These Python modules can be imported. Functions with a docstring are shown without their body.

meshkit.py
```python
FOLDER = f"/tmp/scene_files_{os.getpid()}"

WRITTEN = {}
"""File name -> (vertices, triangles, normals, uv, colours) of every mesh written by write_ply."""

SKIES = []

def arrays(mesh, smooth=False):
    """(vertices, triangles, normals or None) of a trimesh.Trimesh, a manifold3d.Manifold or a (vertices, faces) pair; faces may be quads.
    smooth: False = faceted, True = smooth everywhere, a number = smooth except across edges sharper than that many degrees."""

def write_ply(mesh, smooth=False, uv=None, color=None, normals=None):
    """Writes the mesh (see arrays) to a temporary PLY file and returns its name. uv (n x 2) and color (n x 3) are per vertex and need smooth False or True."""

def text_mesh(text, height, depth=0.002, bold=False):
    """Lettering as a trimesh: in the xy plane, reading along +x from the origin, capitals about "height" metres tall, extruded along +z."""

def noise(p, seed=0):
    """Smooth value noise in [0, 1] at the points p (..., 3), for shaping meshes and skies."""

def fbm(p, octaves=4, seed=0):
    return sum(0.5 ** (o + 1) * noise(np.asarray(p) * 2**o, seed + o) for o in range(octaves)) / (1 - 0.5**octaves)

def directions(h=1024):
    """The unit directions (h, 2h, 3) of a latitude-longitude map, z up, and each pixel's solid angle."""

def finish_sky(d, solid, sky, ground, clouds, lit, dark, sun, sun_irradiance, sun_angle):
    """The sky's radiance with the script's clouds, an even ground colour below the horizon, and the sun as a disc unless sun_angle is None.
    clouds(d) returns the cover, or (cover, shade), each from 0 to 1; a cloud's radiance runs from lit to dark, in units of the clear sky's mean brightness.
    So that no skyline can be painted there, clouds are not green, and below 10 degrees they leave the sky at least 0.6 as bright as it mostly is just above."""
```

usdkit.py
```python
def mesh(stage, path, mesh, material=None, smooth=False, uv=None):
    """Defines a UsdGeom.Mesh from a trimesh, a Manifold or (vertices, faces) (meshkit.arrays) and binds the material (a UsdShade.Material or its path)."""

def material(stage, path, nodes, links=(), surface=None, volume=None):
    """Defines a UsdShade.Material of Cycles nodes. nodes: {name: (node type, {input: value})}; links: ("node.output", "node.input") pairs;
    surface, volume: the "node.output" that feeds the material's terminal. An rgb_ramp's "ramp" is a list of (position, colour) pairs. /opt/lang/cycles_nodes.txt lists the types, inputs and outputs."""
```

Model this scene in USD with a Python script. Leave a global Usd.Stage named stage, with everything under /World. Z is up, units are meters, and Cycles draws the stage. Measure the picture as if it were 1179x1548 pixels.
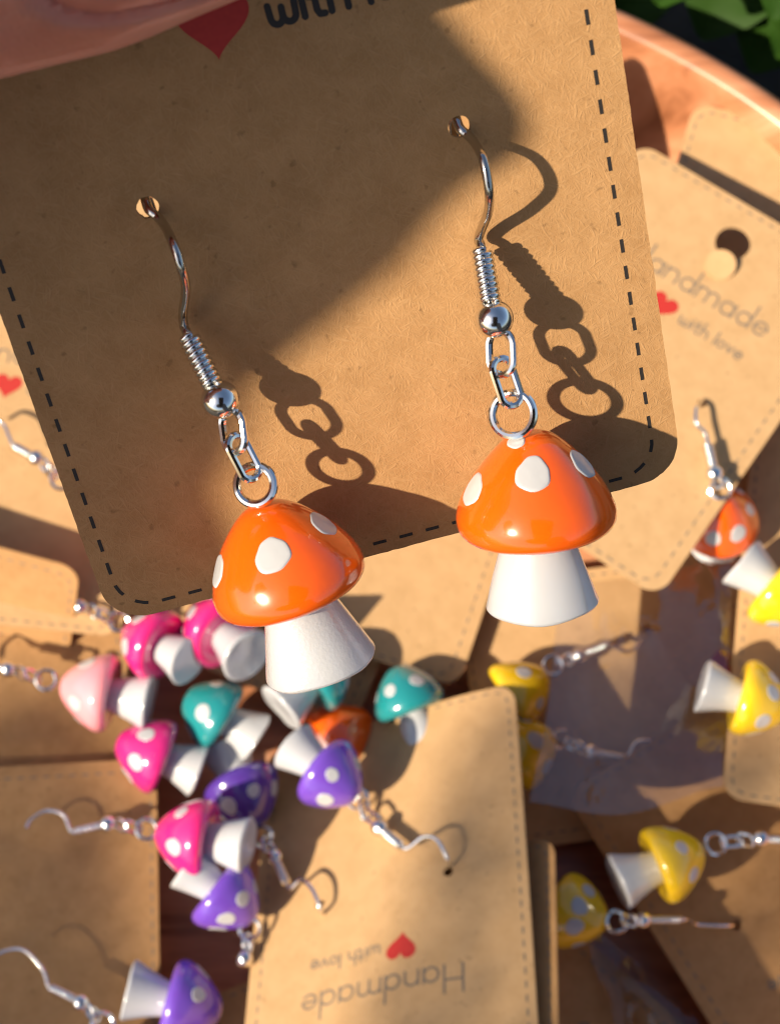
import math, random
import numpy as np, trimesh, shapely
import manifold3d as mf
import usdkit, meshkit
from shapely.geometry import Polygon, Point, LineString
from shapely import affinity, union_all
from pxr import Usd, UsdGeom, UsdLux, UsdShade, Gf, Sdf

rng = np.random.default_rng(7)
stage = Usd.Stage.CreateInMemory()
UsdGeom.SetStageUpAxis(stage, 'Z'); UsdGeom.SetStageMetersPerUnit(stage, 1.0)
UsdGeom.Xform.Define(stage, '/World'); UsdGeom.Scope.Define(stage, '/World/Looks')
MM = 0.001                                   # the script works in millimetres

# ------------------------------------------------------------------ camera, sky, sun
PITCH = math.radians(72.0)
CAM = np.array([0, -105, 333.0])
RT = np.array([1.0, 0, 0]); UPV = np.array([0, math.sin(PITCH), math.cos(PITCH)]); BK = np.array([0, -math.cos(PITCH), math.sin(PITCH)])
CM = np.stack([RT, UPV, BK], 1)
FPX, CX, CY = 2616.0, 589.5, 774.0
EXPOSURE = 0.78
cam = UsdGeom.Camera.Define(stage, '/World/camera')
cam.CreateHorizontalApertureAttr(24.0); cam.CreateVerticalApertureAttr(24.0 * 1024 / 779)
cam.CreateFocalLengthAttr(24.0 * FPX / 1179)
cam.CreateFStopAttr(54.0); cam.CreateFocusDistanceAttr(0.147)
cam.CreateClippingRangeAttr(Gf.Vec2f(0.01, 100)); cam.CreateExposureAttr(EXPOSURE)
m4 = np.eye(4); m4[:3, 0], m4[:3, 1], m4[:3, 2], m4[:3, 3] = RT, UPV, BK, CAM * MM
cam.AddTransformOp().Set(Gf.Matrix4d(*m4.T.ravel().tolist()))

S_CAM = np.array([-0.68, -0.16, 0.715]); S_CAM /= np.linalg.norm(S_CAM)
SUN = CM @ S_CAM                              # towards the sun
sun = UsdLux.DistantLight.Define(stage, '/World/sun')
sun.CreateIntensityAttr(1.25); sun.CreateAngleAttr(0.9); sun.CreateNormalizeAttr(True); sun.CreateColorAttr(Gf.Vec3f(1.0, 0.85, 0.645))
zx = np.cross([0, 0, 1.0], SUN); zx /= np.linalg.norm(zx); zy = np.cross(SUN, zx)
m4 = np.eye(4); m4[:3, 0], m4[:3, 1], m4[:3, 2] = zx, zy, SUN
sun.AddTransformOp().Set(Gf.Matrix4d(*m4.T.ravel().tolist()))
usdkit.material(stage, '/World/Looks/sky', {
    's': ('sky_texture', {'sky_type': 'single_scattering', 'sun_disc': False, 'sun_elevation': float(math.asin(SUN[2])),
                          'sun_rotation': float(math.atan2(SUN[0], SUN[1])), 'aerosol_density': 2.0}),
    'b': ('background_shader', {'strength': 0.075})}, [('s.color', 'b.color')], surface='b.background')
dome = UsdLux.DomeLight.Define(stage, '/World/sky')
UsdShade.MaterialBindingAPI.Apply(dome.GetPrim()).Bind(UsdShade.Material.Get(stage, '/World/Looks/sky'))
dome.GetPrim().SetCustomDataByKey('kind', 'structure')

def ray(px, py): return CM @ np.array([(px - CX) / FPX, -(py - CY) / FPX, -1.0])
def at(px, py, z):                            # the point of height z that a sight line meets
    d = ray(px, py); return CAM + d * ((z - CAM[2]) / d[2])
def unit(v): v = np.asarray(v, float); return v / np.linalg.norm(v)

# ------------------------------------------------------------------ materials
def mat(name, nodes, links=(), surface='p.BSDF'):
    return usdkit.material(stage, '/World/Looks/' + name, nodes, links, surface=surface)

def kraft(name, base, light, dark, k=1.0):
    n = {'tc': ('texture_coordinate', {}), 'p': ('principled_bsdf', {'roughness': 0.78, 'specular_ior_level': 0.22, 'sheen_weight': 0.0}),
         'blot': ('noise_texture', {'scale': 260.0 * k, 'detail': 4.0, 'roughness': 0.6}),
         'fine': ('noise_texture', {'scale': 2600.0 * k, 'detail': 3.0, 'roughness': 0.65})}
    l = [('tc.object', 'blot.vector'), ('tc.object', 'fine.vector')]
    prev = None
    for i, (ang, sx, sy, d) in enumerate(((0.55, 700, 4200, 1.2), (1.25, 820, 4600, 1.1), (-0.35, 760, 3900, 1.3), (1.85, 900, 4400, 1.2))):
        n[f'r{i}'] = ('vector_rotate', {'rotate_type': 'z_axis', 'angle': ang}); n[f'm{i}'] = ('mapping', {'scale': (sx * k, sy * k, 900.0 * k), 'location': (i * 3.7, i * 1.3, 0)})
        n[f'n{i}'] = ('noise_texture', {'scale': 1.0, 'detail': 1.5, 'roughness': 0.5, 'distortion': d})
        n[f'a{i}'] = ('map_range', {'from_min': 0.50, 'from_max': 0.80, 'to_min': 0.0, 'to_max': 1.0, 'clamp': True})
        l += [('tc.object', f'r{i}.vector'), (f'r{i}.vector', f'm{i}.vector'), (f'm{i}.vector', f'n{i}.vector'), (f'n{i}.fac', f'a{i}.value')]
        if prev is None: prev = f'a{i}.result'
        else:
            n[f'x{i}'] = ('math', {'math_type': 'maximum'}); l += [(prev, f'x{i}.value1'), (f'a{i}.result', f'x{i}.value2')]; prev = f'x{i}.value'
    n['h'] = ('math', {'math_type': 'multiply_add', 'value2': 0.55}); l += [('fine.fac', 'h.value1'), (prev, 'h.value3')]
    n['bump'] = ('bump', {'strength': 0.7, 'distance': 0.00004, 'filter_width': 0.1}); l += [('h.value', 'bump.height'), ('bump.normal', 'p.normal')]
    n['c1'] = ('mix_color', {'a': dark, 'b': base}); n['br'] = ('map_range', {'from_min': 0.3, 'from_max': 0.62, 'clamp': True})
    l += [('blot.fac', 'br.value'), ('br.result', 'c1.fac')]
    n['fm'] = ('math', {'math_type': 'multiply', 'value2': 0.3}); l += [(prev, 'fm.value1')]
    n['c2'] = ('mix_color', {'b': light}); l += [('c1.result', 'c2.a'), ('fm.value', 'c2.fac')]
    n['sp'] = ('noise_texture', {'scale': 900.0 * k, 'detail': 2.0}); n['spr'] = ('map_range', {'from_min': 0.66, 'from_max': 0.74, 'to_max': 0.45, 'clamp': True})
    n['c3'] = ('mix_color', {'b': tuple(0.45 * x for x in dark)}); l += [('tc.object', 'sp.vector'), ('sp.fac', 'spr.value'), ('spr.result', 'c3.fac'), ('c2.result', 'c3.a'), ('c3.result', 'p.base_color')]
    return mat(name, n, l)

M = {}
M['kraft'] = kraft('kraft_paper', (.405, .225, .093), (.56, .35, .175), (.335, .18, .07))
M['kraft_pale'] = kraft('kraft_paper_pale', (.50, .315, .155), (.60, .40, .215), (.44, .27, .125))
M['ink'] = mat('black_ink', {'p': ('principled_bsdf', {'base_color': (.018, .014, .012), 'roughness': .6})})
M['grey_ink'] = mat('grey_ink', {'p': ('principled_bsdf', {'base_color': (.17, .135, .10), 'roughness': .7})})
M['red_ink'] = mat('red_ink', {'tc': ('texture_coordinate', {}), 'n': ('noise_texture', {'scale': 2500.0, 'detail': 3.0}), 'c': ('mix_color', {'a': (.36, .012, .010), 'b': (.48, .03, .02)}),
                               'p': ('principled_bsdf', {'roughness': .62})}, [('tc.object', 'n.vector'), ('n.fac', 'c.fac'), ('c.result', 'p.base_color')])
M['silver'] = mat('silver', {'p': ('principled_bsdf', {'base_color': (.88, .87, .84), 'metallic': 1.0, 'roughness': .12})})
M['hook_wire'] = mat('hook_wire', {'p': ('principled_bsdf', {'base_color': (.60, .57, .52), 'metallic': 1.0, 'roughness': .12})})
def resin(name, c, rough=.16, coat=1.0, bump=.4, sss=0.0):
    c2 = tuple(x * .86 for x in c)
    return mat(name, {'tc': ('texture_coordinate', {}), 'n': ('noise_texture', {'scale': 320.0, 'detail': 2.0}), 'n2': ('noise_texture', {'scale': 130.0, 'detail': 1.0}),
                      'c': ('mix_color', {'a': c2, 'b': c}), 'b': ('bump', {'strength': bump, 'distance': .00012}),
                      'p': ('principled_bsdf', {'roughness': rough, 'coat_weight': coat, 'coat_roughness': .05, 'subsurface_weight': sss, 'subsurface_scale': .0012, 'subsurface_radius': (1, .5, .3)})},
               [('tc.object', 'n.vector'), ('tc.object', 'n2.vector'), ('n.fac', 'b.height'), ('b.normal', 'p.normal'), ('b.normal', 'p.coat_normal'), ('n2.fac', 'c.fac'), ('c.result', 'p.base_color')])
M['orange'] = resin('orange_resin', (.82, .11, .003), sss=.12)
M['pink'] = resin('hot_pink_resin', (.78, .02, .20))
M['magenta'] = resin('magenta_resin', (.60, .02, .20))
M['pale_pink'] = resin('pale_pink_resin', (.86, .32, .36))
M['teal'] = resin('teal_resin', (.015, .24, .26))
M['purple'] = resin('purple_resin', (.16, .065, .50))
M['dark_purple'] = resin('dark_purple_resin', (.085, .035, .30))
M['yellow'] = resin('yellow_resin', (.86, .55, .012))
M['white'] = mat('white_resin', {'tc': ('texture_coordinate', {}), 'n': ('noise_texture', {'scale': 420.0, 'detail': 3.0}), 'b': ('bump', {'strength': .35, 'distance': .00010}),
                 'p': ('principled_bsdf', {'base_color': (.46, .475, .50), 'roughness': .2, 'coat_weight': .8, 'coat_roughness': .06, 'subsurface_weight': .3, 'subsurface_scale': .0018, 'subsurface_radius': (1, .8, .6)})},
                 [('tc.object', 'n.vector'), ('n.fac', 'b.height'), ('b.normal', 'p.normal'), ('b.normal', 'p.coat_normal')])
M['tray_white'] = mat('tray_white_resin', {'tc': ('texture_coordinate', {}), 'n': ('noise_texture', {'scale': 420.0, 'detail': 3.0}), 'b': ('bump', {'strength': .35, 'distance': .00010}),
                 'p': ('principled_bsdf', {'base_color': (.46, .475, .50), 'roughness': .2, 'coat_weight': .8, 'coat_roughness': .06, 'subsurface_weight': 0.0, 'subsurface_scale': .0018, 'subsurface_radius': (1, .8, .6)})},
                 [('tc.object', 'n.vector'), ('n.fac', 'b.height'), ('b.normal', 'p.normal'), ('b.normal', 'p.coat_normal')])
M['white_rough'] = mat('pitted_white_resin', {'tc': ('texture_coordinate', {}), 'n': ('noise_texture', {'scale': 3600.0, 'detail': 2.0}), 'b': ('bump', {'strength': .7, 'distance': .00005}),
                 'p': ('principled_bsdf', {'base_color': (.46, .475, .50), 'roughness': .14, 'coat_weight': 1.0, 'coat_roughness': .06, 'subsurface_weight': .3, 'subsurface_scale': .0018, 'subsurface_radius': (1, .8, .6)})},
                 [('tc.object', 'n.vector'), ('n.fac', 'b.height'), ('b.normal', 'p.normal'), ('b.normal', 'p.coat_normal')])
M['spot'] = mat('white_spot', {'tc': ('texture_coordinate', {}), 'n': ('noise_texture', {'scale': 900.0, 'detail': 3.0}), 'b': ('bump', {'strength': .3, 'distance': .00006}),
                 'p': ('principled_bsdf', {'base_color': (.45, .46, .48), 'roughness': .25, 'coat_weight': .5, 'coat_roughness': .08})},
                 [('tc.object', 'n.vector'), ('n.fac', 'b.height'), ('b.normal', 'p.normal')])
M['wood'] = mat('tray_wood', {'tc': ('texture_coordinate', {}), 'mp': ('mapping', {'scale': (14.0, 120.0, 60.0), 'rotation': (0, 0, .35)}), 'n': ('noise_texture', {'scale': 1.0, 'detail': 6.0, 'roughness': .6, 'distortion': .6}),
                 'r': ('rgb_ramp', {'ramp': [(.3, (.16, .05, .018)), (.45, (.41, .165, .075)), (.55, (.48, .21, .105)), (.7, (.62, .33, .19))]}), 'n2': ('noise_texture', {'scale': 900.0, 'detail': 3.0}),
                 'b': ('bump', {'strength': .3, 'distance': .0002}),
                 'p': ('principled_bsdf', {'roughness': .38, 'coat_weight': .35, 'coat_roughness': .25})},
                 [('tc.object', 'mp.vector'), ('mp.vector', 'n.vector'), ('n.fac', 'r.fac'), ('r.color', 'p.base_color'), ('n.fac', 'b.height'), ('b.normal', 'p.normal')])
M['skin'] = mat('skin', {'tc': ('texture_coordinate', {}), 'v': ('voronoi_texture', {'scale': 1700.0, 'feature': 'distance_to_edge'}), 'n': ('noise_texture', {'scale': 240.0, 'detail': 4.0}),
                 'c': ('mix_color', {'a': (.44, .15, .095), 'b': (.60, .25, .17)}), 'b': ('bump', {'strength': .5, 'distance': .00012}),
                 'p': ('principled_bsdf', {'roughness': .45, 'specular_ior_level': .4, 'subsurface_weight': .25, 'subsurface_scale': .002, 'subsurface_radius': (1, .35, .2)})},
                 [('tc.object', 'v.vector'), ('tc.object', 'n.vector'), ('n.fac', 'c.fac'), ('c.result', 'p.base_color'), ('v.distance', 'b.height'), ('b.normal', 'p.normal')])
M['nail'] = mat('nail', {'p': ('principled_bsdf', {'base_color': (.50, .23, .18), 'roughness': .3, 'coat_weight': .4, 'subsurface_weight': .2, 'subsurface_scale': .0015})})
M['sleeve'] = mat('sleeve_cloth', {'tc': ('texture_coordinate', {}), 'n': ('noise_texture', {'scale': 300.0, 'detail': 4.0}), 'c': ('mix_color', {'a': (.10, .09, .09), 'b': (.16, .145, .14)}),
                 'p': ('principled_bsdf', {'roughness': .9})}, [('tc.object', 'n.vector'), ('n.fac', 'c.fac'), ('c.result', 'p.base_color')])
M['soil'] = mat('dark_soil', {'tc': ('texture_coordinate', {}), 'n': ('noise_texture', {'scale': 60.0, 'detail': 6.0}), 'c': ('mix_color', {'a': (.012, .010, .008), 'b': (.035, .028, .02)}), 'b': ('bump', {'strength': .8, 'distance': .004}),
                 'p': ('principled_bsdf', {'roughness': .95})}, [('tc.object', 'n.vector'), ('n.fac', 'c.fac'), ('c.result', 'p.base_color'), ('n.fac', 'b.height'), ('b.normal', 'p.normal')])
M['leaf'] = mat('green_leaf', {'tc': ('texture_coordinate', {}), 'n': ('noise_texture', {'scale': 50.0, 'detail': 3.0}), 'c': ('mix_color', {'a': (.012, .045, .004), 'b': (.045, .115, .009)}),
                 'p': ('principled_bsdf', {'roughness': .6, 'specular_ior_level': .2}), 't': ('translucent_bsdf', {'color': (.07, .17, .012)}), 'mx': ('mix_closure', {'fac': .35})},
                 [('tc.object', 'n.vector'), ('n.fac', 'c.fac'), ('c.result', 'p.base_color'), ('p.BSDF', 'mx.closure1'), ('t.BSDF', 'mx.closure2')], surface='mx.closure')
M['film'] = mat('clear_film', {'tc': ('texture_coordinate', {}), 'n': ('noise_texture', {'scale': 90.0, 'detail': 3.0, 'distortion': 1.0}), 'b': ('bump', {'strength': .6, 'distance': .0012}),
                 'f': ('fresnel', {'IOR': 1.6}), 'fa': ('math', {'math_type': 'multiply_add', 'value2': 2.0, 'value3': .05, 'use_clamp': True}),
                 't': ('transparent_bsdf', {'color': (.95, .95, .96)}), 'g': ('glossy_bsdf', {'color': (.95, .95, .97), 'roughness': .11}), 'mx': ('mix_closure', {})},
                 [('tc.object', 'n.vector'), ('n.fac', 'b.height'), ('b.normal', 'g.normal'), ('f.fac', 'fa.value1'), ('fa.value', 'mx.fac'), ('t.BSDF', 'mx.closure1'), ('g.BSDF', 'mx.closure2')], surface='mx.closure')

M['film_low'] = mat('clear_film_low', {'tc': ('texture_coordinate', {}), 'n': ('noise_texture', {'scale': 90.0, 'detail': 3.0, 'distortion': 1.0}), 'b': ('bump', {'strength': .6, 'distance': .0012}),
                 'f': ('fresnel', {'IOR': 1.6}), 'fa': ('math', {'math_type': 'multiply_add', 'value2': 1.0, 'value3': .0, 'use_clamp': True}),
                 't': ('transparent_bsdf', {'color': (.95, .95, .96)}), 'g': ('glossy_bsdf', {'color': (.95, .95, .97), 'roughness': .07}), 'mx': ('mix_closure', {})},
                 [('tc.object', 'n.vector'), ('n.fac', 'b.height'), ('b.normal', 'g.normal'), ('f.fac', 'fa.value1'), ('fa.value', 'mx.fac'), ('t.BSDF', 'mx.closure1'), ('g.BSDF', 'mx.closure2')], surface='mx.closure')

# ------------------------------------------------------------------ scene helpers
USED = {}
def path_of(parent, name):
    base = f'{parent}/{name}'; k = USED.get(base, 0); USED[base] = k + 1
    return base if k == 0 else f'{base}_{k:03d}'
def tag(prim, label=None, cat=None, group=None, kind=None):
    for k, v in (('label', label), ('category', cat), ('group', group), ('kind', kind)):
        if v: prim.SetCustomDataByKey(k, v)
    return prim
class Thing:                                  # an Xform at the thing's base; parts are given in its own frame (mm)
    def __init__(s, name, origin, label, cat, group=None, R=None):
        s.o = np.asarray(origin, float); s.R = np.eye(3) if R is None else np.asarray(R)
        s.path = path_of('/World', name); x = UsdGeom.Xform.Define(stage, s.path)
        m = np.eye(4); m[:3, :3] = s.R; m[:3, 3] = s.o * MM
        x.AddTransformOp().Set(Gf.Matrix4d(*m.T.ravel().tolist()))
        tag(x.GetPrim(), label, cat, group)
    def part(s, name, mesh, material, parent=None, smooth=35, world=False, label=None, kind=None):
        v, f, _ = meshkit.arrays(mesh)
        if world: v = (v - s.o) @ s.R
        p = path_of(parent or s.path, name)
        pr = usdkit.mesh(stage, p, trimesh.Trimesh(v * MM, f, process=False), material, smooth=smooth)
        tag(pr.GetPrim(), label, kind=kind)
        return p
def single(name, mesh, material, label=None, cat=None, group=None, kind=None, smooth=35):
    v, f, _ = meshkit.arrays(mesh)
    pr = usdkit.mesh(stage, path_of('/World', name), trimesh.Trimesh(v * MM, f, process=False), material, smooth=smooth)
    return tag(pr.GetPrim(), label, cat, group, kind)

def spline(pts, n=8):
    p = np.asarray(pts, float); p = np.vstack([2 * p[0] - p[1], p, 2 * p[-1] - p[-2]]); out = []
    for i in range(1, len(p) - 2):
        for t in np.linspace(0, 1, n, endpoint=False):
            a, b, c, d = p[i - 1:i + 3]
            out.append(.5 * (2 * b + (c - a) * t + (2 * a - 5 * b + 4 * c - d) * t * t + (3 * b - a - 3 * c + d) * t ** 3))
    return np.array(out + [p[-2]])
def tube(pts, r, sides=10, closed=False):
    p = np.asarray(pts, float); n = len(p)
    if closed: t = np.roll(p, -1, 0) - np.roll(p, 1, 0)
    else: t = np.gradient(p, axis=0)
    t /= np.linalg.norm(t, axis=1, keepdims=True) + 1e-12
    u = np.cross(t[0], [0.31, 0.52, 0.79]); u /= np.linalg.norm(u); us = []
    for i in range(n):
        u = u - t[i] * (u @ t[i]); u /= np.linalg.norm(u); us.append(u)
    us = np.array(us)
    if closed:                                # spread the twist that is left over
        w = np.cross(t, us); e = us[-1] - t[0] * (us[-1] @ t[0]); a = math.atan2(e @ w[0], e @ us[0]); k = -a * np.arange(n)[:, None] / n
        us = us * np.cos(k) + w * np.sin(k)
    w = np.cross(t, us); ang = np.arange(sides) * 2 * np.pi / sides; r = np.broadcast_to(r, (n,))
    v = p[:, None] + r[:, None, None] * (np.cos(ang)[None, :, None] * us[:, None] + np.sin(ang)[None, :, None] * w[:, None])
    v = v.reshape(-1, 3); f = []
    for i in range(n if closed else n - 1):
        for j in range(sides):
            a, b = i * sides + j, i * sides + (j + 1) % sides; c, d = ((i + 1) % n) * sides + (j + 1) % sides, ((i + 1) % n) * sides + j
            f += [[a, b, c], [a, c, d]]
    if not closed:
        v = np.vstack([v, p[0] - t[0] * r[0] * .5, p[-1] + t[-1] * r[-1] * .5])
        for j in range(sides):
            f += [[n * sides, (j + 1) % sides, j], [n * sides + 1, (n - 1) * sides + j, (n - 1) * sides + (j + 1) % sides]]
    return trimesh.Trimesh(v, np.array(f), process=False)
def frame(axis, hint):
    z = unit(axis); x = np.asarray(hint, float); x = unit(x - z * (x @ z)); return np.stack([x, np.cross(z, x), z], 1)
def revolve(prof, n=48):
    prof = np.asarray(prof, float); ang = np.arange(n) * 2 * np.pi / n
    v = np.stack([prof[:, 0][:, None] * np.cos(ang), prof[:, 0][:, None] * np.sin(ang), np.repeat(prof[:, 1][:, None], n, 1)], -1).reshape(-1, 3); f = []
    for i in range(len(prof) - 1):
        for j in range(n):
            a, b, c, d = i * n + j, i * n + (j + 1) % n, (i + 1) * n + (j + 1) % n, (i + 1) * n + j
            if prof[i, 0] > 1e-6: f.append([a, c, b])
            if prof[i + 1, 0] > 1e-6: f.append([a, d, c])
    m = trimesh.Trimesh(v, np.array(f), process=False); m.merge_vertices(); return m

# ------------------------------------------------------------------ ground, tray, plant
TC = np.array([-19.0, -38.0, 0.0])
g = trimesh.creation.box([1600, 1600, 8]); g.apply_translation([0, 0, -12]); single('ground', g, M['soil'], kind='structure', smooth=False)
prof = spline([(0, 10), (60, 10.2), (110, 10.8), (119, 13), (125, 20), (131.4, 33), (134.2, 46), (135.0, 49.6), (136, 50.8), (138, 51.2), (139.5, 50.4), (140.2, 48), (139, 36), (135, 15), (124, -1), (110, -6), (0, -6)], 5)
tray = revolve(prof[:, :2] if prof.shape[1] > 2 else prof, 160); tray.apply_translation(TC)
if tray.volume < 0: tray.invert()
single('wooden_tray', tray, M['wood'], 'round reddish brown wooden tray heaped with earring cards', 'tray', smooth=40)

plant = Thing('leafy_plant', at(1120, -60, 0) + [10, 40, 0], 'blurred green leafy plant growing beyond the far rim of the tray', 'plant')
def leaf(base, tip, width, sag):
    n, k = 18, 7; base, tip = np.asarray(base, float), np.asarray(tip, float); ax = tip - base; side = unit(np.cross(ax, [0, 0, 1])); v = []
    for i in range(n):
        s = i / (n - 1); w = width * math.sin(math.pi * min(1, s * .96 + .02)) ** .8 * (1 - .25 * s)
        c = base + ax * s + np.array([0, 0, -sag * s * s + sag * .5 * math.sin(math.pi * s)])
        for j in range(k):
            q = (j / (k - 1) - .5) * 2; v.append(c + side * q * w / 2 + np.array([0, 0, abs(q) * w * .12 + .8 * math.sin(s * 40) * q * q]))
    f = [[i * k + j, i * k + j + 1, (i + 1) * k + j + 1] for i in range(n - 1) for j in range(k - 1)] + [[i * k + j, (i + 1) * k + j + 1, (i + 1) * k + j] for i in range(n - 1) for j in range(k - 1)]
    v = np.array(v); nv = len(v); f = np.array(f)
    return trimesh.Trimesh(np.vstack([v, v - [0, 0, .35]]), np.vstack([f, f[:, ::-1] + nv]), process=False)
for b, t, w, sg in (((1000, -150, 20), (945, 22, 30), 34, 8), ((1190, -150, 25), (1075, 15, 34), 40, 10), ((1260, -90, 20), (1150, 75, 30), 36, 8), ((1300, 0, 30), (1185, 60, 46), 30, 6),
                    ((1090, -200, 35), (1010, -40, 60), 40, 10), ((1300, -160, 40), (1190, -30, 62), 44, 12), ((860, -150, 20), (900, -20, 34), 34, 8), ((1350, 120, 20), (1260, 150, 30), 34, 8)):
    plant.part('leaf', leaf(at(*b), at(*t), w, sg), M['leaf'], world=True, smooth=60)
for b, t in (((1150, -260, 0), (1120, -120, 34)), ((1260, -260, 0), (1250, -80, 30))):
    plant.part('stem', tube(spline([at(*b), (at(*b) + at(*t)) / 2 + [2, 0, 4], at(*t)]), 1.6), M['leaf'], world=True)

# ------------------------------------------------------------------ kraft cards
def arc(cx, cy, rx, ry, a0, a1, n=14):
    t = np.radians(np.linspace(a0, a1, n)); return [(cx + rx * math.cos(x), cy + ry * math.sin(x)) for x in t]
GL = {'H': (1.2, [[(0, 0), (0, 1.9)], [(1.2, 0), (1.2, 1.9)], [(0, 1), (1.2, 1)]]),
      'a': (1.0, [arc(.5, .5, .5, .5, 0, 360), [(1, 1.02), (1, 0)]]), 'n': (.9, [[(0, 0), (0, 1)], arc(.45, .55, .45, .45, 180, 0) + [(.9, 0)]]),
      'd': (1.0, [arc(.5, .5, .5, .5, 0, 360), [(1, 1.9), (1, 0)]]),
      'm': (1.6, [[(0, 0), (0, 1)], arc(.4, .6, .4, .4, 180, 0) + [(.8, 0)], arc(1.2, .6, .4, .4, 180, 0) + [(1.6, 0)]]),
      'e': (1.0, [[(0, .52), (1, .52)], arc(.5, .5, .5, .5, 2, 320)]),
      'w': (1.44, [[(0, 1.05)] + arc(.36, .4, .33, .4, 180, 360) + [(.7, .85)] + arc(1.05, .4, .35, .4, 180, 360) + [(1.42, 1.05)]]),
      'i': (.06, [[(.03, 0), (.03, 1)], [(.03, 1.45), (.03, 1.5)]]), 't': (.7, [[(.3, 1.7), (.3, .3), (.42, .05), (.68, .03)], [(0, 1.05), (.7, 1.05)]]),
      'h': (.9, [[(0, 0), (0, 1.9)], arc(.45, .55, .45, .45, 180, 0) + [(.9, 0)]]), 'l': (.08, [[(.04, 0), (.04, 1.9)]]), 'o': (1.0, [arc(.5, .5, .5, .5, 0, 360)]),
      'v': (.9, [[(0, 1.02), (.45, 0), (.9, 1.02)]]), ' ': (.45, [])}
def lettering(text, x0, y0, xh, pen, center=False, wob=0):
    x, ls = 0.0, []
    for k, ch in enumerate(text):
        w, st = GL[ch]; dy = wob * math.sin(k * 2.1)
        ls += [[(x + a, b + dy) for a, b in s] for s in st]; x += w + .36
    x -= .36
    sh = union_all([LineString([(a * xh, b * xh) for a, b in s]).buffer(pen / 2, quad_segs=3) for s in ls])
    return affinity.translate(sh, x0 - (x * xh / 2 if center else 0), y0).simplify(.01)
def heart(cx, cy, w):
    t = np.linspace(0, 2 * np.pi, 60)[:-1]; x = 16 * np.sin(t) ** 3; y = 13 * np.cos(t) - 5 * np.cos(2 * t) - 2 * np.cos(3 * t) - np.cos(4 * t)
    h = affinity.rotate(Polygon(np.stack([x, y * 1.02], 1) * w / 32), -6, origin=(0, 0)); return affinity.translate(h, cx, cy)
W, H, TH = 50.0, 72.0, 0.38
def dashes(step=2.28, ln=1.15, pen=.29, x0=-23.7, x1=22.8, y0=1.1, y1=70.8, r=3.0):
    ring = shapely.box(x0 + r, y0 + r, x1 - r, y1 - r).buffer(r, quad_segs=8).exterior; n = int(ring.length / step); step = ring.length / n; out = []
    for i in range(n):
        a, b = i * step, i * step + ln
        seg = shapely.ops.substring(ring, a, min(b, ring.length)); out.append(seg.buffer(pen / 2, cap_style='flat'))
    return out
import shapely.ops
def extr(poly, h, z0):
    ps = [q for q in getattr(poly, 'geoms', [poly]) if q.area > 1e-4]
    m = trimesh.util.concatenate([trimesh.creation.extrude_polygon(q, h, engine='earcut') for q in ps]); m.apply_translation([0, 0, z0]); return m
def rotm(rv): 
    rv = np.asarray(rv, float); a = np.linalg.norm(rv)
    return np.eye(3) if a < 1e-9 else trimesh.transformations.rotation_matrix(a, rv)[:3, :3]
CARDS = {}
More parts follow.
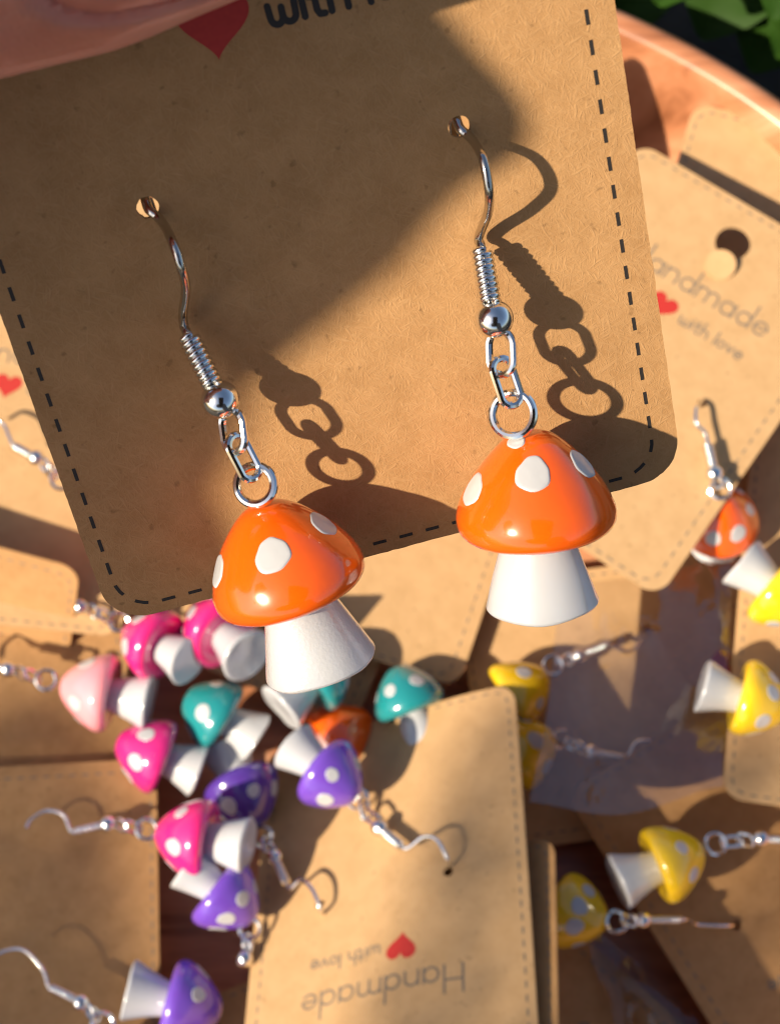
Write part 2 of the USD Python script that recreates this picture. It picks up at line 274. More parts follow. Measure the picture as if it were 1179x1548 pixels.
def card(key, R, T, label, bend=0.0, twist=0.0, material='kraft', fine=False, group='kraft earring cards in the tray', roll=0.0, print_=True, seed=0):
    th = Thing('earring_card', T, label, 'card', group, R)
    def bent(v):
        v = v.copy(); x, y = v[:, 0] / 25, (v[:, 1] - 36) / 36
        v[:, 2] += bend * (y * y - .4) + twist * x * y - roll * np.clip(-x - .1 + .35 * y, 0, None) ** 2; return v
    CARDS[key] = (np.asarray(R), np.asarray(T, float), bent)
    r2 = np.random.default_rng(seed + 11)
    out = shapely.box(-W / 2 + 3.6, 3.6, W / 2 - 3.6, H - 3.6).buffer(3.6, quad_segs=8)
    if fine:                                  # slightly fuzzy die-cut edge
        ring = out.exterior.segmentize(.5); p = np.array(ring.coords)[:-1]; p += r2.normal(0, .018, p.shape); out = Polygon(p)
    else: out = Polygon(out.exterior.segmentize(6))
    for hx in (-12, 12): 
        ho = Point(hx, 34.5).buffer(.85, quad_segs=6)
        if fine: ho = Polygon(np.array(ho.exterior.coords)[:-1] + r2.normal(0, .014, (24, 2)))
        out = out.difference(ho)
    out = out.difference(Point(0, 64).buffer(3.2, quad_segs=10))
    m = extr(out, TH, -TH)
    if bend or twist or roll:
        v, f = trimesh.remesh.subdivide_to_size(m.vertices, m.faces, 7.0); m = trimesh.Trimesh(bent(v), f, process=False); m.merge_vertices()
    th.part('paper', m, M[material], smooth=30)
    if print_:
        pen = .5 if fine else .34; ink = M['ink'] if fine else M['grey_ink']
        def pr(nm, poly, mt, z1=.025, kind=None):
            q = extr(poly, .03, z1 - .03); q.vertices = bent(q.vertices); th.part(nm, q, mt, smooth=False, kind=kind)
        pr('dashed_border', shapely.MultiPolygon([q for q in dashes()]), ink)
        pr('lettering', lettering('Handmade', 0, 51.2, 2.52, pen + .06, True), ink)
        pr('lettering', lettering('with love', .2, 45.2, 1.36, pen, False, .06), ink)
        pr('printed_heart', heart(-3.75, 46.6, 5.3), M['red_ink'])
    return th
def on(key, px, py, h=0.0):                   # the point h above a card of the tray that a sight line meets
    R, T, _ = CARDS[key]; d = ray(px, py); n = R[:, 2]; return CAM + d * (((T - CAM) @ n + h) / (d @ n))
def flat(la, px, z, deg, tx=0.0, ty=0.0):     # pose of a card lying at height z, its point la seen at px
    R = rotm([math.radians(tx), 0, 0]) @ rotm([0, math.radians(ty), 0]) @ rotm([0, 0, math.radians(deg)])
    return R, at(*px, z) - R @ np.array([*la, 0.0])

# the card in the hand
RC = np.array([[0.9661348324435269, -0.2075968811577801, 0.15325475677081102], [0.25653724882159645, 0.8367136391129532, -0.48383770635348894], [-0.027786147423557632, 0.5067680150284952, 0.8616345242837675]])
TCc = np.array([0.7457643725918998, -3.108994794679356, -146.56033904953935])
RH, TH0 = CM @ RC, CAM + CM @ TCc
def oncard(px, py, h):                        # the point h above the held card that a sight line meets
    d = ray(px, py); n = RH[:, 2]; return CAM + d * (((TH0 - CAM) @ n + h) / (d @ n))
card('held', RH, TH0, 'brown kraft card held by the thumb, carrying the two large orange mushroom earrings', fine=True, group=None)

RB, TB = rotm([-.0138, -.025, 0]) @ rotm([0, 0, -.6183]), np.array([25.94, -10.42, 43.7])
CARD_B = card('B', RB, TB + unit(CAM - TB - RB @ np.array([0, 36, 0])) * 7.0 + np.array([0, -1.0, 0]), 'pale sunlit card with round hang hole at right, overlapping the card at the far rim', .5, 0, 'kraft_pale', seed=2)
fl = trimesh.creation.cylinder(2.75, .36, sections=28); fl.apply_transform(trimesh.transformations.rotation_matrix(math.radians(16), [1, .25, 0])); fl.apply_translation([.6, 58.7, .8])
CARD_B.part('hole_flap', fl, M['kraft_pale'], smooth=30)
card('A', *flat((-25, 72), (1050, 153), 46.5, -16.5, 9, 0), 'sunlit card leaning by the far tray rim, shadowed by the card in front', .5, .3, 'kraft_pale', seed=3)
card('D', rotm([-.422, -.5087, 0]) @ rotm([0, 0, 3.2337]), (-.62, -44.2, 24.5), 'sunlit card at bottom centre with upside-down lettering and two purple mushrooms hooked on it', .8, 0, 'kraft_pale', roll=4.0, seed=4)
card('F', rotm([-.01, -.005, 0]) @ rotm([0, 0, -1.435]), (15.35, -42.76, 20.0), 'card under clear film at right with two yellow mushrooms hooked side by side', .3, 0, 'kraft_pale', seed=5)
card('C', *flat((25, 0), (692, 1040), 24, -19), 'card whose rounded corner shows just below the two held mushrooms', .3, 0, 'kraft_pale', seed=6)
card('G', *flat((-25, 0), (1092, 1207), 38, -8), 'card at right edge under a yellow mushroom lying on its side', .3, 0, 'kraft_pale', seed=7)
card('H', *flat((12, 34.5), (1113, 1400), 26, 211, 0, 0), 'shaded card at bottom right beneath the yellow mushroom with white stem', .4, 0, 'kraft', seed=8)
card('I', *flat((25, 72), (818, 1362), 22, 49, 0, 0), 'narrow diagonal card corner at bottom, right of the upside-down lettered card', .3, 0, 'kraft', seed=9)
RE = CARDS['D'][0] @ rotm([0, 0, -.03])
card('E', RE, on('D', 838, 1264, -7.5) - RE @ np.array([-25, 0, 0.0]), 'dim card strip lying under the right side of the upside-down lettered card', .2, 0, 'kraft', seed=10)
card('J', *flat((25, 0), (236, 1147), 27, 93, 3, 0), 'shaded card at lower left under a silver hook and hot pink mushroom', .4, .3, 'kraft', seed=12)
card('L', *flat((-3.7, 46.5), (12, 582), 28, -6), 'card at left edge with small red heart beside the held card', .4, 0, 'kraft_pale', seed=13)
e = np.array([.94, -.34, 0]); xm = unit([.34 * .55, .94 * .55, .83]); RM = np.stack([xm, -e, np.cross(xm, -e)], 1)
card('M', RM, at(112, 872, 39) - RM @ np.array([25, 0, 0.0]), 'card standing on edge at left edge, its curled corner jutting out above a silver hook', -2.0, 1.2, 'kraft', seed=14)
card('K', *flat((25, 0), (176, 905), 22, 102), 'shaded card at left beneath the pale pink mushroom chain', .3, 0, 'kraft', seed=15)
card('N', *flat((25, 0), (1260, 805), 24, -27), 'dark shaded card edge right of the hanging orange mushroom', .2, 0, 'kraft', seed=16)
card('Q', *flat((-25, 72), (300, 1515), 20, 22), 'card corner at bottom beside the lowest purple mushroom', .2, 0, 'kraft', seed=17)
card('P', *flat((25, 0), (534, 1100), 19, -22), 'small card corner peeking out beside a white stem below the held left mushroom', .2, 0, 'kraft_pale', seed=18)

card('R', *flat((0, 36), (215, 300), 34, 62), 'sunlit card glimpsed only through the left earring hole of the held card', .3, 0, 'kraft_pale', seed=20)
# a card leaning upright behind the held one; its corner throws the dark stripe on the tray wall
c1, c2 = at(990, 82, 45) + SUN * 46, at(1022, 250, 26) + SUN * 46
yv = unit(c1 - c2); xv = unit(-RT * 0 + RT - yv * yv[0]); Rs = np.stack([xv, yv, np.cross(xv, yv)], 1)
card('S', Rs, c1 - Rs @ np.array([25, 72, 0.0]), 'card leaning upright behind the held card, shading the far tray wall', 0, 0, 'kraft', seed=19)

# ------------------------------------------------------------------ mushroom earrings
CAPP = spline([(0, 0), (1.0, .06), (2.0, .45), (3.15, 1.32), (4.35, 2.55), (5.35, 3.85), (6.1, 5.05), (6.55, 6.1), (6.7, 6.85), (6.55, 7.65), (6.0, 8.2), (5.1, 8.38), (2.9, 8.1), (0, 8.1)], 4)
CAPM = revolve(CAPP, 64)
if CAPM.volume < 0: CAPM.invert()
def stem_mesh(seed, big=False):
    pr = [(0, 7.2), (2.75, 7.2), (2.85, 8.2), (3.28, 10.2), (4.02, 12.8), (4.72, 15.3), (4.78, 15.75), (4.5, 16.05), (3.8, 16.12), (0, 16.05)] if big else [(0, 7.2), (2.5, 7.2), (2.6, 8.2), (3.05, 10.2), (3.8, 12.8), (4.66, 15.3), (4.76, 15.75), (4.5, 16.05), (3.8, 16.12), (0, 16.05)]
    m = revolve(spline(pr, 4), 48)
    if m.volume < 0: m.invert()
    v = m.vertices; v[:, 2] = 7.2 + (v[:, 2] - 7.2) * .94; v[:, :2] *= 1 + .06 * (meshkit.noise(np.c_[v[:, :2] * .35, v[:, 2] * .15] + seed * 7.3) - .5)[:, None]
    v[:, 2] += np.where(v[:, 2] > 14, (meshkit.noise(v * .3 + seed) - .5) * .5, 0); return m
PR, PZ = CAPP[:, 0], CAPP[:, 1]; outer = slice(0, int(np.argmax(PZ)) + 1)
AS = np.r_[0, np.cumsum(np.hypot(np.diff(PR), np.diff(PZ)))]
def bump_cap(v, seed):                        # cast caps are never quite round
    v = np.array(v); k = 1 + .07 * (meshkit.noise(v * .16 + seed * 5.1) - .5) + .016 * (meshkit.noise(v * .5 + seed * 3.3) - .5)
    v[:, :2] *= k[:, None]; v[:, 2] *= (1.03 if seed < 3 else 1.1) + .03 * math.sin(seed * 1.9); return v
def spot_mesh(phi, z, rad, seed):
    k = int(np.argmin(np.abs(PZ[:33] - z))); s0, r0 = AS[k], PR[k]; n, rings = 36, [0, .3, .55, .75, .88, .96, 1.03]
    offs = [.025, .03, .04, .07, .085, .05, -.06]; r2 = np.random.default_rng(seed); ph = r2.uniform(0, 6.28, 3); v, f = [], []
    def surf(th, s, off):
        r, zz = np.interp(s, AS, PR), np.interp(s, AS, PZ); e = .05
        dr, dz = np.interp(s + e, AS, PR) - np.interp(s - e, AS, PR), np.interp(s + e, AS, PZ) - np.interp(s - e, AS, PZ); l = math.hypot(dr, dz)
        return [(r + dz / l * off) * math.cos(th), (r + dz / l * off) * math.sin(th), zz - dr / l * off]
    for i, q in enumerate(rings):
        for j in range(n):
            a = 2 * math.pi * j / n; rr = rad * q * (1 + 0.055 * math.sin(2 * a + ph[0]) + .03 * math.sin(3 * a + ph[1]) + .02 * math.sin(7 * a + ph[2]))
            v.append(surf(phi + rr * math.cos(a) / r0, s0 + rr * math.sin(a), offs[i]))
    for i in range(len(rings) - 1):
        for j in range(n):
            a, b, c, d = i * n + j, i * n + (j + 1) % n, (i + 1) * n + (j + 1) % n, (i + 1) * n + j; f += [[a, c, b], [a, d, c]]
    m = trimesh.Trimesh(np.array(v), np.array(f), process=False); m.merge_vertices()
    c = m.triangles_center.mean(0); c[2] = 5
    if (m.face_normals.mean(0) @ (m.vertices.mean(0) - [0, 0, 6])) < 0: m.invert()
    return m
def oval(c0, c1, width, r, hint):             # a stadium link of wire from c0 to c1
    c0, c1 = np.asarray(c0, float), np.asarray(c1, float); ax = c1 - c0; L = np.linalg.norm(ax); F = frame(hint, ax)   # x along the link
    rr = width / 2; h = max(L / 2 - rr + .15, .05); t = np.linspace(0, 2 * np.pi, 28, endpoint=False)
    p = np.stack([np.cos(t) * rr + np.where(np.cos(t) > 0, h, -h), np.sin(t) * rr, 0 * t], 1)
    return tube((p @ F.T) + (c0 + c1) / 2, r, 9, closed=True)
def coil_mesh(a, b, turns=9, R0=.62, r=.27):
    a, b = np.asarray(a, float), np.asarray(b, float); F = frame(b - a, [0.3, 0.2, 1]); n = turns * 14; t = np.linspace(0, 1, n)
    p = np.stack([np.cos(t * turns * 2 * np.pi) * R0, np.sin(t * turns * 2 * np.pi) * R0, t * np.linalg.norm(b - a)], 1)
    return tube(p @ F.T + a, r, 7)
def earring(label, color, apex, end, ring=None, bead=None, coil=None, hook=None, spin=None, nsp=6, group='mushroom earrings in the tray', ring_r=1.72, ring_tilt=0.0, big=False, stem='white', seed=0, spot_r=1.45, size=1.0, spot_z=3.6, spots=None):
    apex, end = np.asarray(apex, float), np.asarray(end, float)
    th = Thing('mushroom_earring', apex, label, 'earring', group); ax = unit(end - apex)
    view = unit(CAM - apex); F = frame(ax, view)
    def put(m): m = m.copy(); m.vertices = (m.vertices * size) @ F.T + apex; return m
    def lump(q, sd): q.vertices = bump_cap(q.vertices, sd); return q
    cm = CAPM.copy(); cv = cm.vertices * 1.0
    cm.vertices = bump_cap(cv, seed); cap = th.part('cap', put(cm), M[color], world=True, smooth=50)
    r2 = np.random.default_rng(seed * 31)
    for k, (ph, sz, sr) in enumerate(spots or [((spin or 0) + q * 2 * math.pi / nsp + r2.uniform(-.15, .15), spot_z + r2.uniform(-.6, .6), spot_r * r2.uniform(.78, 1.12)) for q in range(nsp)]):
        th.part('spot', put(lump(spot_mesh(ph, sz, sr, seed * 17 + k), seed)), M['spot'], parent=cap, world=True, smooth=60)
    th.part('stem', put(stem_mesh(seed, big)), M[stem], world=True, smooth=50)
    if ring is None: return th
    ring = np.asarray(ring, float); t = np.linspace(0, 2 * np.pi, 36, endpoint=False)
    Fr = frame(unit(unit(CAM - ring) + ring_tilt * RT), apex - ring); p = np.stack([np.cos(t) * ring_r, np.sin(t) * ring_r, 0 * t], 1)
    th.part('eye_ring', tube(p @ Fr.T + ring, .36, 10, True), M['silver'], world=True)
    if bead is None: return th
    bead = np.asarray(bead, float); a = bead + unit(ring - bead) * 1.3; b = ring + unit(bead - ring) * (ring_r - .25); mid = (a + b) / 2; dr = unit(b - a)
    vw = unit(CAM - mid); sd = np.cross(dr, vw)
    th.part('link', oval(a - dr * .1, mid + dr * .45, 2.4 if big else 2.1, .33, SUN), M['silver'], world=True)
    th.part('link', oval(mid - dr * .45, b + dr * .5, 1.7, .32, vw - SUN * .5), M['silver'], world=True)
    s = trimesh.creation.icosphere(3 if big else 2, 1.5); s.apply_translation(bead); th.part('bead', s, M['silver'], world=True, smooth=True)
    if coil is None: return th
    c0, c1 = np.asarray(coil[0], float), np.asarray(coil[1], float)            # c0 next to the bead
    th.part('coil', coil_mesh(c0, c1, 9), M['silver'], world=True, smooth=60)
    if hook is not None:
        th.part('hook', tube(spline([bead, c0, c1] + [np.asarray(q, float) for q in hook], 10), .36, 10), M['hook_wire' if big else 'silver'], world=True, smooth=60)
    return th

# the two earrings in the hand
dn = -RH[:, 1]
def held(label, apex, end, ring, bead, c0, c1, hook, hole, spots, ring_r, seed, stem, ha=(5.4, 8.4)):
    pa, pe = oncard(*apex, ha[0]), oncard(*end, ha[1])
    hp = [oncard(*q) for q in hook] + [RH @ np.array([hole, 34.5, .1]) + TH0, RH @ np.array([hole, 35.6, -1.6]) + TH0, RH @ np.array([hole, 33.5, -3.6]) + TH0, RH @ np.array([hole, 29, -4.2]) + TH0]
    L = np.linalg.norm(pe - pa); print('held axis', L)
    pe = pa + unit(pe - pa) * 15.4
    earring(label, 'orange', pa, pe, oncard(*ring), oncard(*bead), (oncard(*c0), oncard(*c1)), hp, None, 6, None, ring_r, -.38, True, stem, seed, 1.5, .957, 3.0, spots)
held('large orange mushroom earring hooked through the right hole of the held card', (801, 652), (820, 920), (775, 626, 5.6), (747, 482, 4.4), (741, 458, 4.2), (728, 378, 1.9),
     [(723, 362, 1.1), (728, 345, 1.6), (738, 318, 3.2), (739, 285, 4.4), (730, 240, 3.7), (717, 215, 1.6), (706, 203, .6)], 12, [(0, 2.35, 1.5), (1.25, 3.7, 1.45), (-1.3, 2.7, 1.45), (2.5, 3.3, 1.4), (-2.5, 3.4, 1.5), (.75, .3, .85)], 1.72, 1, 'white')
held('large tilted orange mushroom earring hooked through the left hole of the held card', (394, 762), (488, 1010), (386, 733, 5.6), (333, 604, 4.4), (322, 584, 4.2), (285, 508, 1.9),
     [(278, 492, 1.1), (277, 470, 1.8), (281, 435, 3.2), (273, 400, 4.2), (261, 366, 3.5), (250, 343, 1.7), (239, 328, .7)], -12, [(.12, 3.0, 1.5), (1.48, 3.75, 1.45), (-1.22, 2.75, 1.4), (2.7, 3.3, 1.5), (-2.5, 3.6, 1.45)], 1.52, 2, 'white_rough')

# the earrings in the tray
LA = 15.9
def tray_er(label, color, A, E, z, sign, zc=None, ring=None, bead=None, c0=None, c1=None, hook=None, spin=0.3, seed=0, nsp=None, card=None, up=7.0):
    nsp = nsp or 5 + seed % 3
    if card:
        z = on(card, *A, up)[2]
    a = at(*A, z); e = at(*E, z); L = np.linalg.norm(e - a)
    if L < LA:
        for _ in range(12):
            lo = math.sqrt(max(LA ** 2 - np.linalg.norm((at(*E, e[2]) - a)[:2]) ** 2, 0)); e = at(*E, .5 * e[2] + .5 * (z + sign * lo))
    e = a + unit(e - a) * LA
    zc = z if zc is None else zc
    def P(q, h=2.2):
        if q is None: return None
        if card: return on(card, q[0], q[1], q[2] if len(q) > 2 else h)
        return at(q[0], q[1], q[2] if len(q) > 2 else zc)
    earring(label, color, a, e, P(ring), P(bead), None if c0 is None else (P(c0), P(c1)), None if hook is None else [P(q) for q in hook], spin, nsp, seed=seed, stem='tray_white', size=1 + .05 * math.sin(seed * 2.7))
T = tray_er
T('pale pink mushroom earring lying at left, stem to the right', 'pale_pink', (92, 1035), (228, 1062), 33, 0, 31, (70, 1028), (12, 1012), (4, 1010), (-34, 1003), [(-50, 1000), (-70, 985), (-95, 1000), (-100, 1020)], .4, 3)
T('hot pink mushroom earring poking out under the lower left corner of the held card', 'pink', (192, 952), (292, 1003), 34, .9, 29, (180, 940), (122, 917), (112, 914), (78, 903), [(68, 890), (48, 872), (28, 874), (14, 884)], .5, 4)
T('hot pink mushroom with white stem, half hidden behind the held left mushroom', 'pink', (296, 922), (372, 990), 34, .9, spin=.2, seed=5)
T('dark teal mushroom lying between white stems left of centre', 'teal', (279, 1050), (378, 1110), 30, -.4, spin=.2, seed=6)
T('magenta mushroom lying below the pale pink one', 'magenta', (176, 1120), (284, 1160), 31, -.3, spin=.35, seed=7)
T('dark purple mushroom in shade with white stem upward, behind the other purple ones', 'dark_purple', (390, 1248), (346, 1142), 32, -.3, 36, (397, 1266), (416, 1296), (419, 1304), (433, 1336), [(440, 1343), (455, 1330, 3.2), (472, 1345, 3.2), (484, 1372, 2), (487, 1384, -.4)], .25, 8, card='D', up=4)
T('bright purple mushroom lying on top of the upside-down lettered card, stem up left', 'purple', (540, 1206), (457, 1140), 39, -.2, 37, (541, 1208), (574, 1252), (581, 1258), (607, 1280), [(618, 1282), (640, 1266, 3.4), (660, 1270, 3.4), (675, 1296, 2), (680, 1311, -.4)], .2, 9, card='D', up=6.8)
T('bright hot pink mushroom with its hook resting on the shaded lower left card', 'pink', (236, 1258), (352, 1277), 36, .2, 31, (222, 1254), (163, 1246), (155, 1248), (112, 1257), [(106, 1254), (95, 1232), (70, 1226), (47, 1240), (40, 1252)], .35, 10)
T('purple mushroom lying below the hot pink one, stem up left', 'purple', (384, 1392), (294, 1318), 34, .2, 33, (378, 1405), (370, 1450), None, None, None, .3, 11)
T('lowest purple mushroom cut by the bottom edge, stem to the left', 'purple', (335, 1532), (207, 1500), 32, .2, spin=.3, seed=12)
T('earring at bottom left corner showing only its silver hook, bead and links', 'dark_purple', (160, 1570), (250, 1680), 31, 0, 33, (155, 1548), (122, 1516), (113, 1511), (76, 1493), [(70, 1480), (62, 1462), (36, 1437), (8, 1438), (-12, 1452)], .3, 13)
T('earring at left edge whose silver hook crosses the card with the small heart', 'orange', (112, 742), (230, 790), 37, 0, 33, (92, 725), (55, 692), (46, 688), (22, 674), [(14, 660), (4, 640), (-20, 630), (-40, 640)], .3, 14)
T('teal mushroom mostly hidden behind the held left mushroom, stem end to the lower left', 'teal', (520, 985), (432, 1064), 29, .3, spin=.3, seed=15)
T('bright teal mushroom below the card corner, cap up and stem down', 'teal', (598, 1008), (640, 1118), 29, -.3, spin=.4, seed=16)
T('orange mushroom hanging over the edge of the pale card with the hang hole', 'orange', (1090, 757), (1083, 816), 42, -1, 46, (1089, 739, 1.5), (1080, 716), (1078, 708), (1070, 672), [(1066, 655), (1053, 640, 3.4), (1052, 618, 3), (1061, 606, .3), (1062, 602, -1.2)], .1, 17, card='B', up=-1.0)
T('orange mushroom cap lying low between the bright teal mushroom and the lettered card', 'orange', (560, 1082), (478, 1142), 22, 0, spin=1.4, seed=24, nsp=-1)
T('yellow mushroom under clear film, upper of the pair on the film-covered card', 'yellow', (826, 1018), (735, 1078), 28, -.2, 24, (836, 1006), (876, 992), (884, 989), (918, 975), [(930, 978), (950, 985), (968, 972), (980, 957, 20)], .5, 18)
T('yellow mushroom, lower of the pair on the film-covered card', 'yellow', (838, 1112), (728, 1165), 28, -.2, 24, (848, 1118), (893, 1137), (901, 1139), (942, 1146), [(950, 1142), (963, 1122), (990, 1122), (1008, 1136, 22), (1014, 1142, 19)], .1, 19)
T('yellow mushroom lying at right edge with white stem pointing left over a red heart', 'yellow', (1192, 1076), (1060, 1036), 46, 0, spin=.35, seed=20)
T('yellow mushroom at right edge showing mostly its white stem', 'yellow', (1228, 935), (1136, 862), 45, 0, spin=.2, seed=21)
T('upright yellow mushroom on the shaded bottom right card, white stem to lower left', 'yellow', (1062, 1284), (936, 1334), 37, 0, 36, (1082, 1276), (1150, 1268), (1160, 1269), (1200, 1272), [(1215, 1270), (1240, 1250), (1270, 1262)], .3, 22)
T('small-looking yellow mushroom at bottom, seen from its cap with hook to the right', 'yellow', (917, 1396), (812, 1362), 33, -.5, 34, (932, 1394), (972, 1391), (981, 1391), (1030, 1391), [(1040, 1391, 32), (1052, 1398, 29), (1085, 1400, 28.6), (1106, 1400, 27.5), (1114, 1400, 25)], .3, 23)

# ------------------------------------------------------------------ clear film over the right-hand cards
def film(corners, z, amp, seed, nx=60, ny=60):
    c = [at(*q, z) for q in corners]; v = []
    for i in range(nx):
        for j in range(ny):
            s, t = i / (nx - 1), j / (ny - 1); p = (c[0] * (1 - s) + c[1] * s) * (1 - t) + (c[3] * (1 - s) + c[2] * s) * t
            n1 = meshkit.fbm(np.array([p * .035 + seed]), 3)[0]; n2 = abs(meshkit.noise(np.array([p * np.array([.09, .05, .05]) + seed * 3]))[0] - .5)
            w2 = meshkit.noise(np.array([p * .06 + 9.1, p * .06 + 4.7])) - .5; v.append(p + np.array([w2[0] * 7, w2[1] * 7, amp * (n1 - .5) * 2 - amp * 1.2 * n2]))
    f = []
    for i in range(nx - 1):
        for j in range(ny - 1):
            a, b, cc, d = i * ny + j, (i + 1) * ny + j, (i + 1) * ny + j + 1, i * ny + j + 1; f += [[a, b, cc], [a, cc, d]]
    return trimesh.Trimesh(np.array(v), np.array(f), process=False)
single('clear_bag', film([(800, 1215), (1280, 1180), (1270, 790), (850, 905)], 36.5, 2.3, 3.1), M['film'], 'crinkled clear plastic bag over the card with two yellow mushrooms', 'plastic bag', smooth=True)
single('clear_bag', film([(930, 1600), (1120, 1600), (1040, 1500), (900, 1400)], 23, 7, 8.4), M['film_low'], 'crumpled clear plastic bag in the dark gap at the bottom right', 'plastic bag', smooth=True)

# ------------------------------------------------------------------ the person: holding hand, and the other hand and arm beside the camera
def sph(c, r): 
    s = trimesh.creation.icosphere(3, r); s.apply_translation(c); return mf.Manifold(mf.Mesh(np.asarray(s.vertices, np.float32), np.asarray(s.faces, np.uint32)))
def chain(pts, rs):
    out = None; sp = [sph(p, r) for p, r in zip(pts, rs)]
    for a, b in zip(sp[:-1], sp[1:]):
        h = mf.Manifold.batch_hull([a, b]); out = h if out is None else out + h
    return out
def organic(man, edge, it=12):
    m = man.refine_to_length(edge).to_mesh(); t = trimesh.Trimesh(m.vert_properties[:, :3], m.tri_verts, process=True)
    trimesh.smoothing.filter_taubin(t, lamb=.5, nu=.53, iterations=it); return t
hv = lambda u, v, w: RH @ np.array([u, v, w]) + TH0          # card frame: u right, v up, w towards the viewer
person = Thing('person', hv(-40, 55, 0), 'thumb and hand holding the brown kraft card at upper left', 'person')
tl = lambda px, py, h: (oncard(px, py, h) - TH0) @ RH
tip, ip, mcp = tl(300, -180, 7.4), tl(-80, -100, 8.4), tl(-620, 0, 14)
thumb = chain([hv(*tip), hv(*((tip + ip) / 2 + [0, 0, .4])), hv(*ip), hv(*mcp), hv(-62, 38, 12)], [7.6, 9.0, 9.3, 11, 15])
fingers = chain([hv(8, 60, -9.5), hv(-16, 56, -9.5), hv(-42, 50, -14), hv(-70, 42, -8)], [7.2, 8, 9, 12]) + chain([hv(-4, 42, -11), hv(-34, 36, -15), hv(-70, 32, -8)], [7, 8.5, 12])
palm = chain([hv(-62, 38, 12), hv(-72, 44, -6), hv(-88, 78, 0), hv(-120, 165, 5), hv(-165, 310, 15)], [15, 19, 23, 24, 30]) + chain([hv(-70, 42, -8), hv(-72, 30, -8), hv(-88, 78, 0)], [13, 13, 22])
hand = organic(thumb + fingers + palm, 1.6)
# finer skin where the thumb is in view: subdivide, then press in the nail bed and skin folds
v = np.asarray(hand.vertices); loc = (v - TH0) @ RH
near = (np.abs(loc - (tip + ip) / 2) < [22, 13, 14]).all(1); fsel = near[hand.faces].all(1)
for _ in range(2):
    v, f = trimesh.remesh.subdivide(hand.vertices, hand.faces, face_index=np.nonzero(fsel)[0]); hand = trimesh.Trimesh(v, f, process=False)
    loc = (np.asarray(hand.vertices) - TH0) @ RH; fsel = (np.abs(loc - (tip + ip) / 2) < [21, 12, 13]).all(1)[hand.faces].all(1)
ax = unit((tip - ip) * [1, 1, 0]); nx = np.cross([0, 0, 1.0], ax)
def nail_coords(l): d = l - tip; return d @ ax, d @ nx          # along the thumb from the tip centre, across it
loc = (np.asarray(hand.vertices) - TH0) @ RH; s, c = nail_coords(loc)
NS, NC, NL, NW = -3.0, 0.6, 8.4, 6.3                              # nail centre and half sizes
q = (np.abs((s - NS) / NL) ** 3 + np.abs((c - NC) / NW) ** 3) ** (1 / 3)
top = np.clip((loc[:, 2] - 6) / 3, 0, 1)
dsp = -.55 * np.exp(-((q - 1.0) / .07) ** 2) + .28 * np.exp(-((q - 1.17) / .11) ** 2) - .35 * (q < 1)
dsp += -.05 * np.exp(-(((s + 16 + .12 * c) % 3.1 - 1.5) / .3) ** 2) * (s < -13) + .10 * (meshkit.fbm(loc * .5, 3) - .5)
hand.vertices = np.asarray(hand.vertices) + (dsp * top)[:, None] * RH[:, 2]
hand_path = person.part('hand', hand, M['skin'], world=True, smooth=True)
gs, gc = np.meshgrid(np.linspace(-1, 1, 26), np.linspace(-1, 1, 22), indexing='ij')
fx = gs * np.sqrt(1 - gc ** 2 * .35) * NL * .97 + NS; fy = gc * np.sqrt(1 - gs ** 2 * .35) * NW * .97 + NC
fz = tip[2] + 8.25 - (fy ** 2) / 15.0 * 1.0 - .012 * (fx - NS) ** 2 + .05 * fx
nv = np.stack([fx, fy, fz - tip[2]], -1).reshape(-1, 3); nv = nv[:, 0:1] * ax + nv[:, 1:2] * nx + nv[:, 2:3] * np.array([0, 0, 1.0]) + tip
nf = np.array([t for i in range(25) for j in range(21) for t in ([i * 22 + j, (i + 1) * 22 + j, (i + 1) * 22 + j + 1], [i * 22 + j, (i + 1) * 22 + j + 1, i * 22 + j + 1])])
nail = trimesh.Trimesh(np.vstack([nv, nv - [0, 0, .45]]) @ RH.T + TH0, np.vstack([nf, nf[:, ::-1] + len(nv)]), process=False)
person.part('thumbnail', nail, M['nail'], parent=hand_path, world=True, smooth=60)

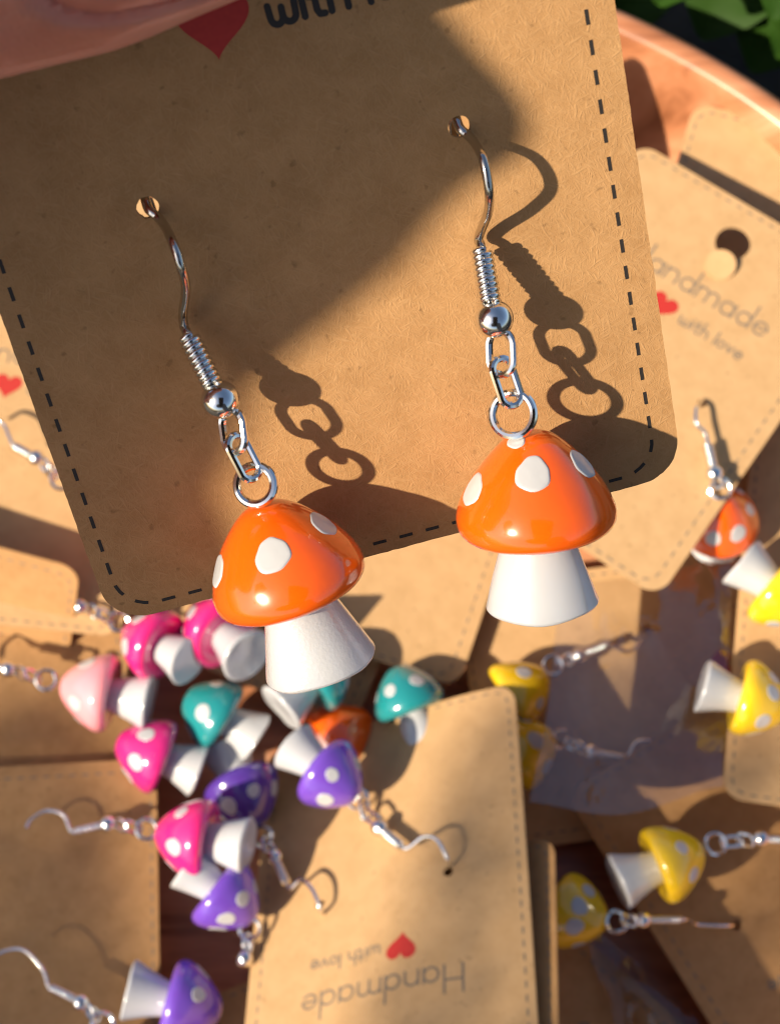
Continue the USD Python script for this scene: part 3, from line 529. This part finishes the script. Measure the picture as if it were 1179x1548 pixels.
def cast(px, py, t): return oncard(px, py, 0) + SUN * t        # a point whose shadow falls at this spot of the held card
other = chain([cast(632, 172, 125), cast(500, 150, 127), cast(350, 130, 130), cast(190, 190, 132), cast(0, 140, 140)], [5.2, 8.2, 12, 14.5, 20])
other += chain([cast(0, 140, 140), cast(-130, 430, 160), cast(-90, 620, 190)], [20, 16, 14]) + chain([cast(60, 690, 200), cast(20, 820, 205), cast(0, 1000, 210)], [8, 11.5, 12]) + chain([cast(-90, 620, 190), cast(60, 690, 200)], [14, 8])
other += chain([cast(0, 140, 140), cast(200, -110, 134)], [20, 12])
person.part('hand', organic(other, 3.0, 8), M['skin'], world=True, smooth=True)
def castt(px, py, t): return at(px, py, 24) + SUN * t
# leaves of the garden between the sun and the tray, outside the frame: they dapple its near side
def dapple(poly, n, seed):
    r2 = np.random.default_rng(seed); P = Polygon(poly); x0, y0, x1, y1 = P.bounds; vs, fs = [], []
    while n:
        q = r2.uniform([x0, y0], [x1, y1])
        if not P.contains(Point(q)): continue
        n -= 1; c = castt(*q, r2.uniform(820, 1000)); F = trimesh.transformations.random_rotation_matrix(r2.random(3))[:3, :3]; L, w = r2.uniform(5.5, 8.5), r2.uniform(3, 4.5)
        v = np.array([[-L / 2, 0, 0], [-L * .15, w / 2, .5], [L * .25, w * .42, .4], [L / 2, 0, -.5], [L * .25, -w * .42, .4], [-L * .15, -w / 2, .5]])
        fs.append(np.array([[0, 1, 5], [1, 2, 4], [1, 4, 5], [2, 3, 4]]) + 6 * len(vs)); vs.append(v @ F.T + c)
    return trimesh.Trimesh(np.vstack(vs), np.vstack(fs), process=False)
single('foliage', trimesh.util.concatenate([dapple([(805, 1030), (1000, 970), (1179, 960), (1320, 1000), (1320, 1750), (800, 1750), (790, 1300)], 500, 5),
       dapple([(-160, 1000), (70, 1010), (215, 1150), (252, 1350), (240, 1600), (-160, 1650)], 560, 6)]), M['leaf'], 'small garden leaves outside the frame that shade the near side of the tray', 'foliage', kind='stuff', smooth=False)
torso = chain([np.array([-60, -420, 430.]), np.array([180, -420, 430.]), np.array([200, -470, 60.]), np.array([-20, -480, 60.])], [85, 90, 110, 105]) + chain([np.array([60, -420, 430.]), np.array([60, -330, 640.])], [60, 95])
person.part('jacket', organic(torso, 14.0, 8), M['sleeve'], world=True, smooth=True)
ph = Thing('phone', CAM + BK * 9, 'black phone that takes the picture, outside the frame', 'phone', R=CM)
body = shapely.box(-22, -118, 50, 30).buffer(-9).buffer(9, quad_segs=8)
ph.part('case', extr(body, 8.5, 0), M['ink'], smooth=30)
ph.part('lens', trimesh.creation.cylinder(5.5, 2.4, sections=32, transform=trimesh.transformations.translation_matrix([0, 0, -1.4])), M['ink'])
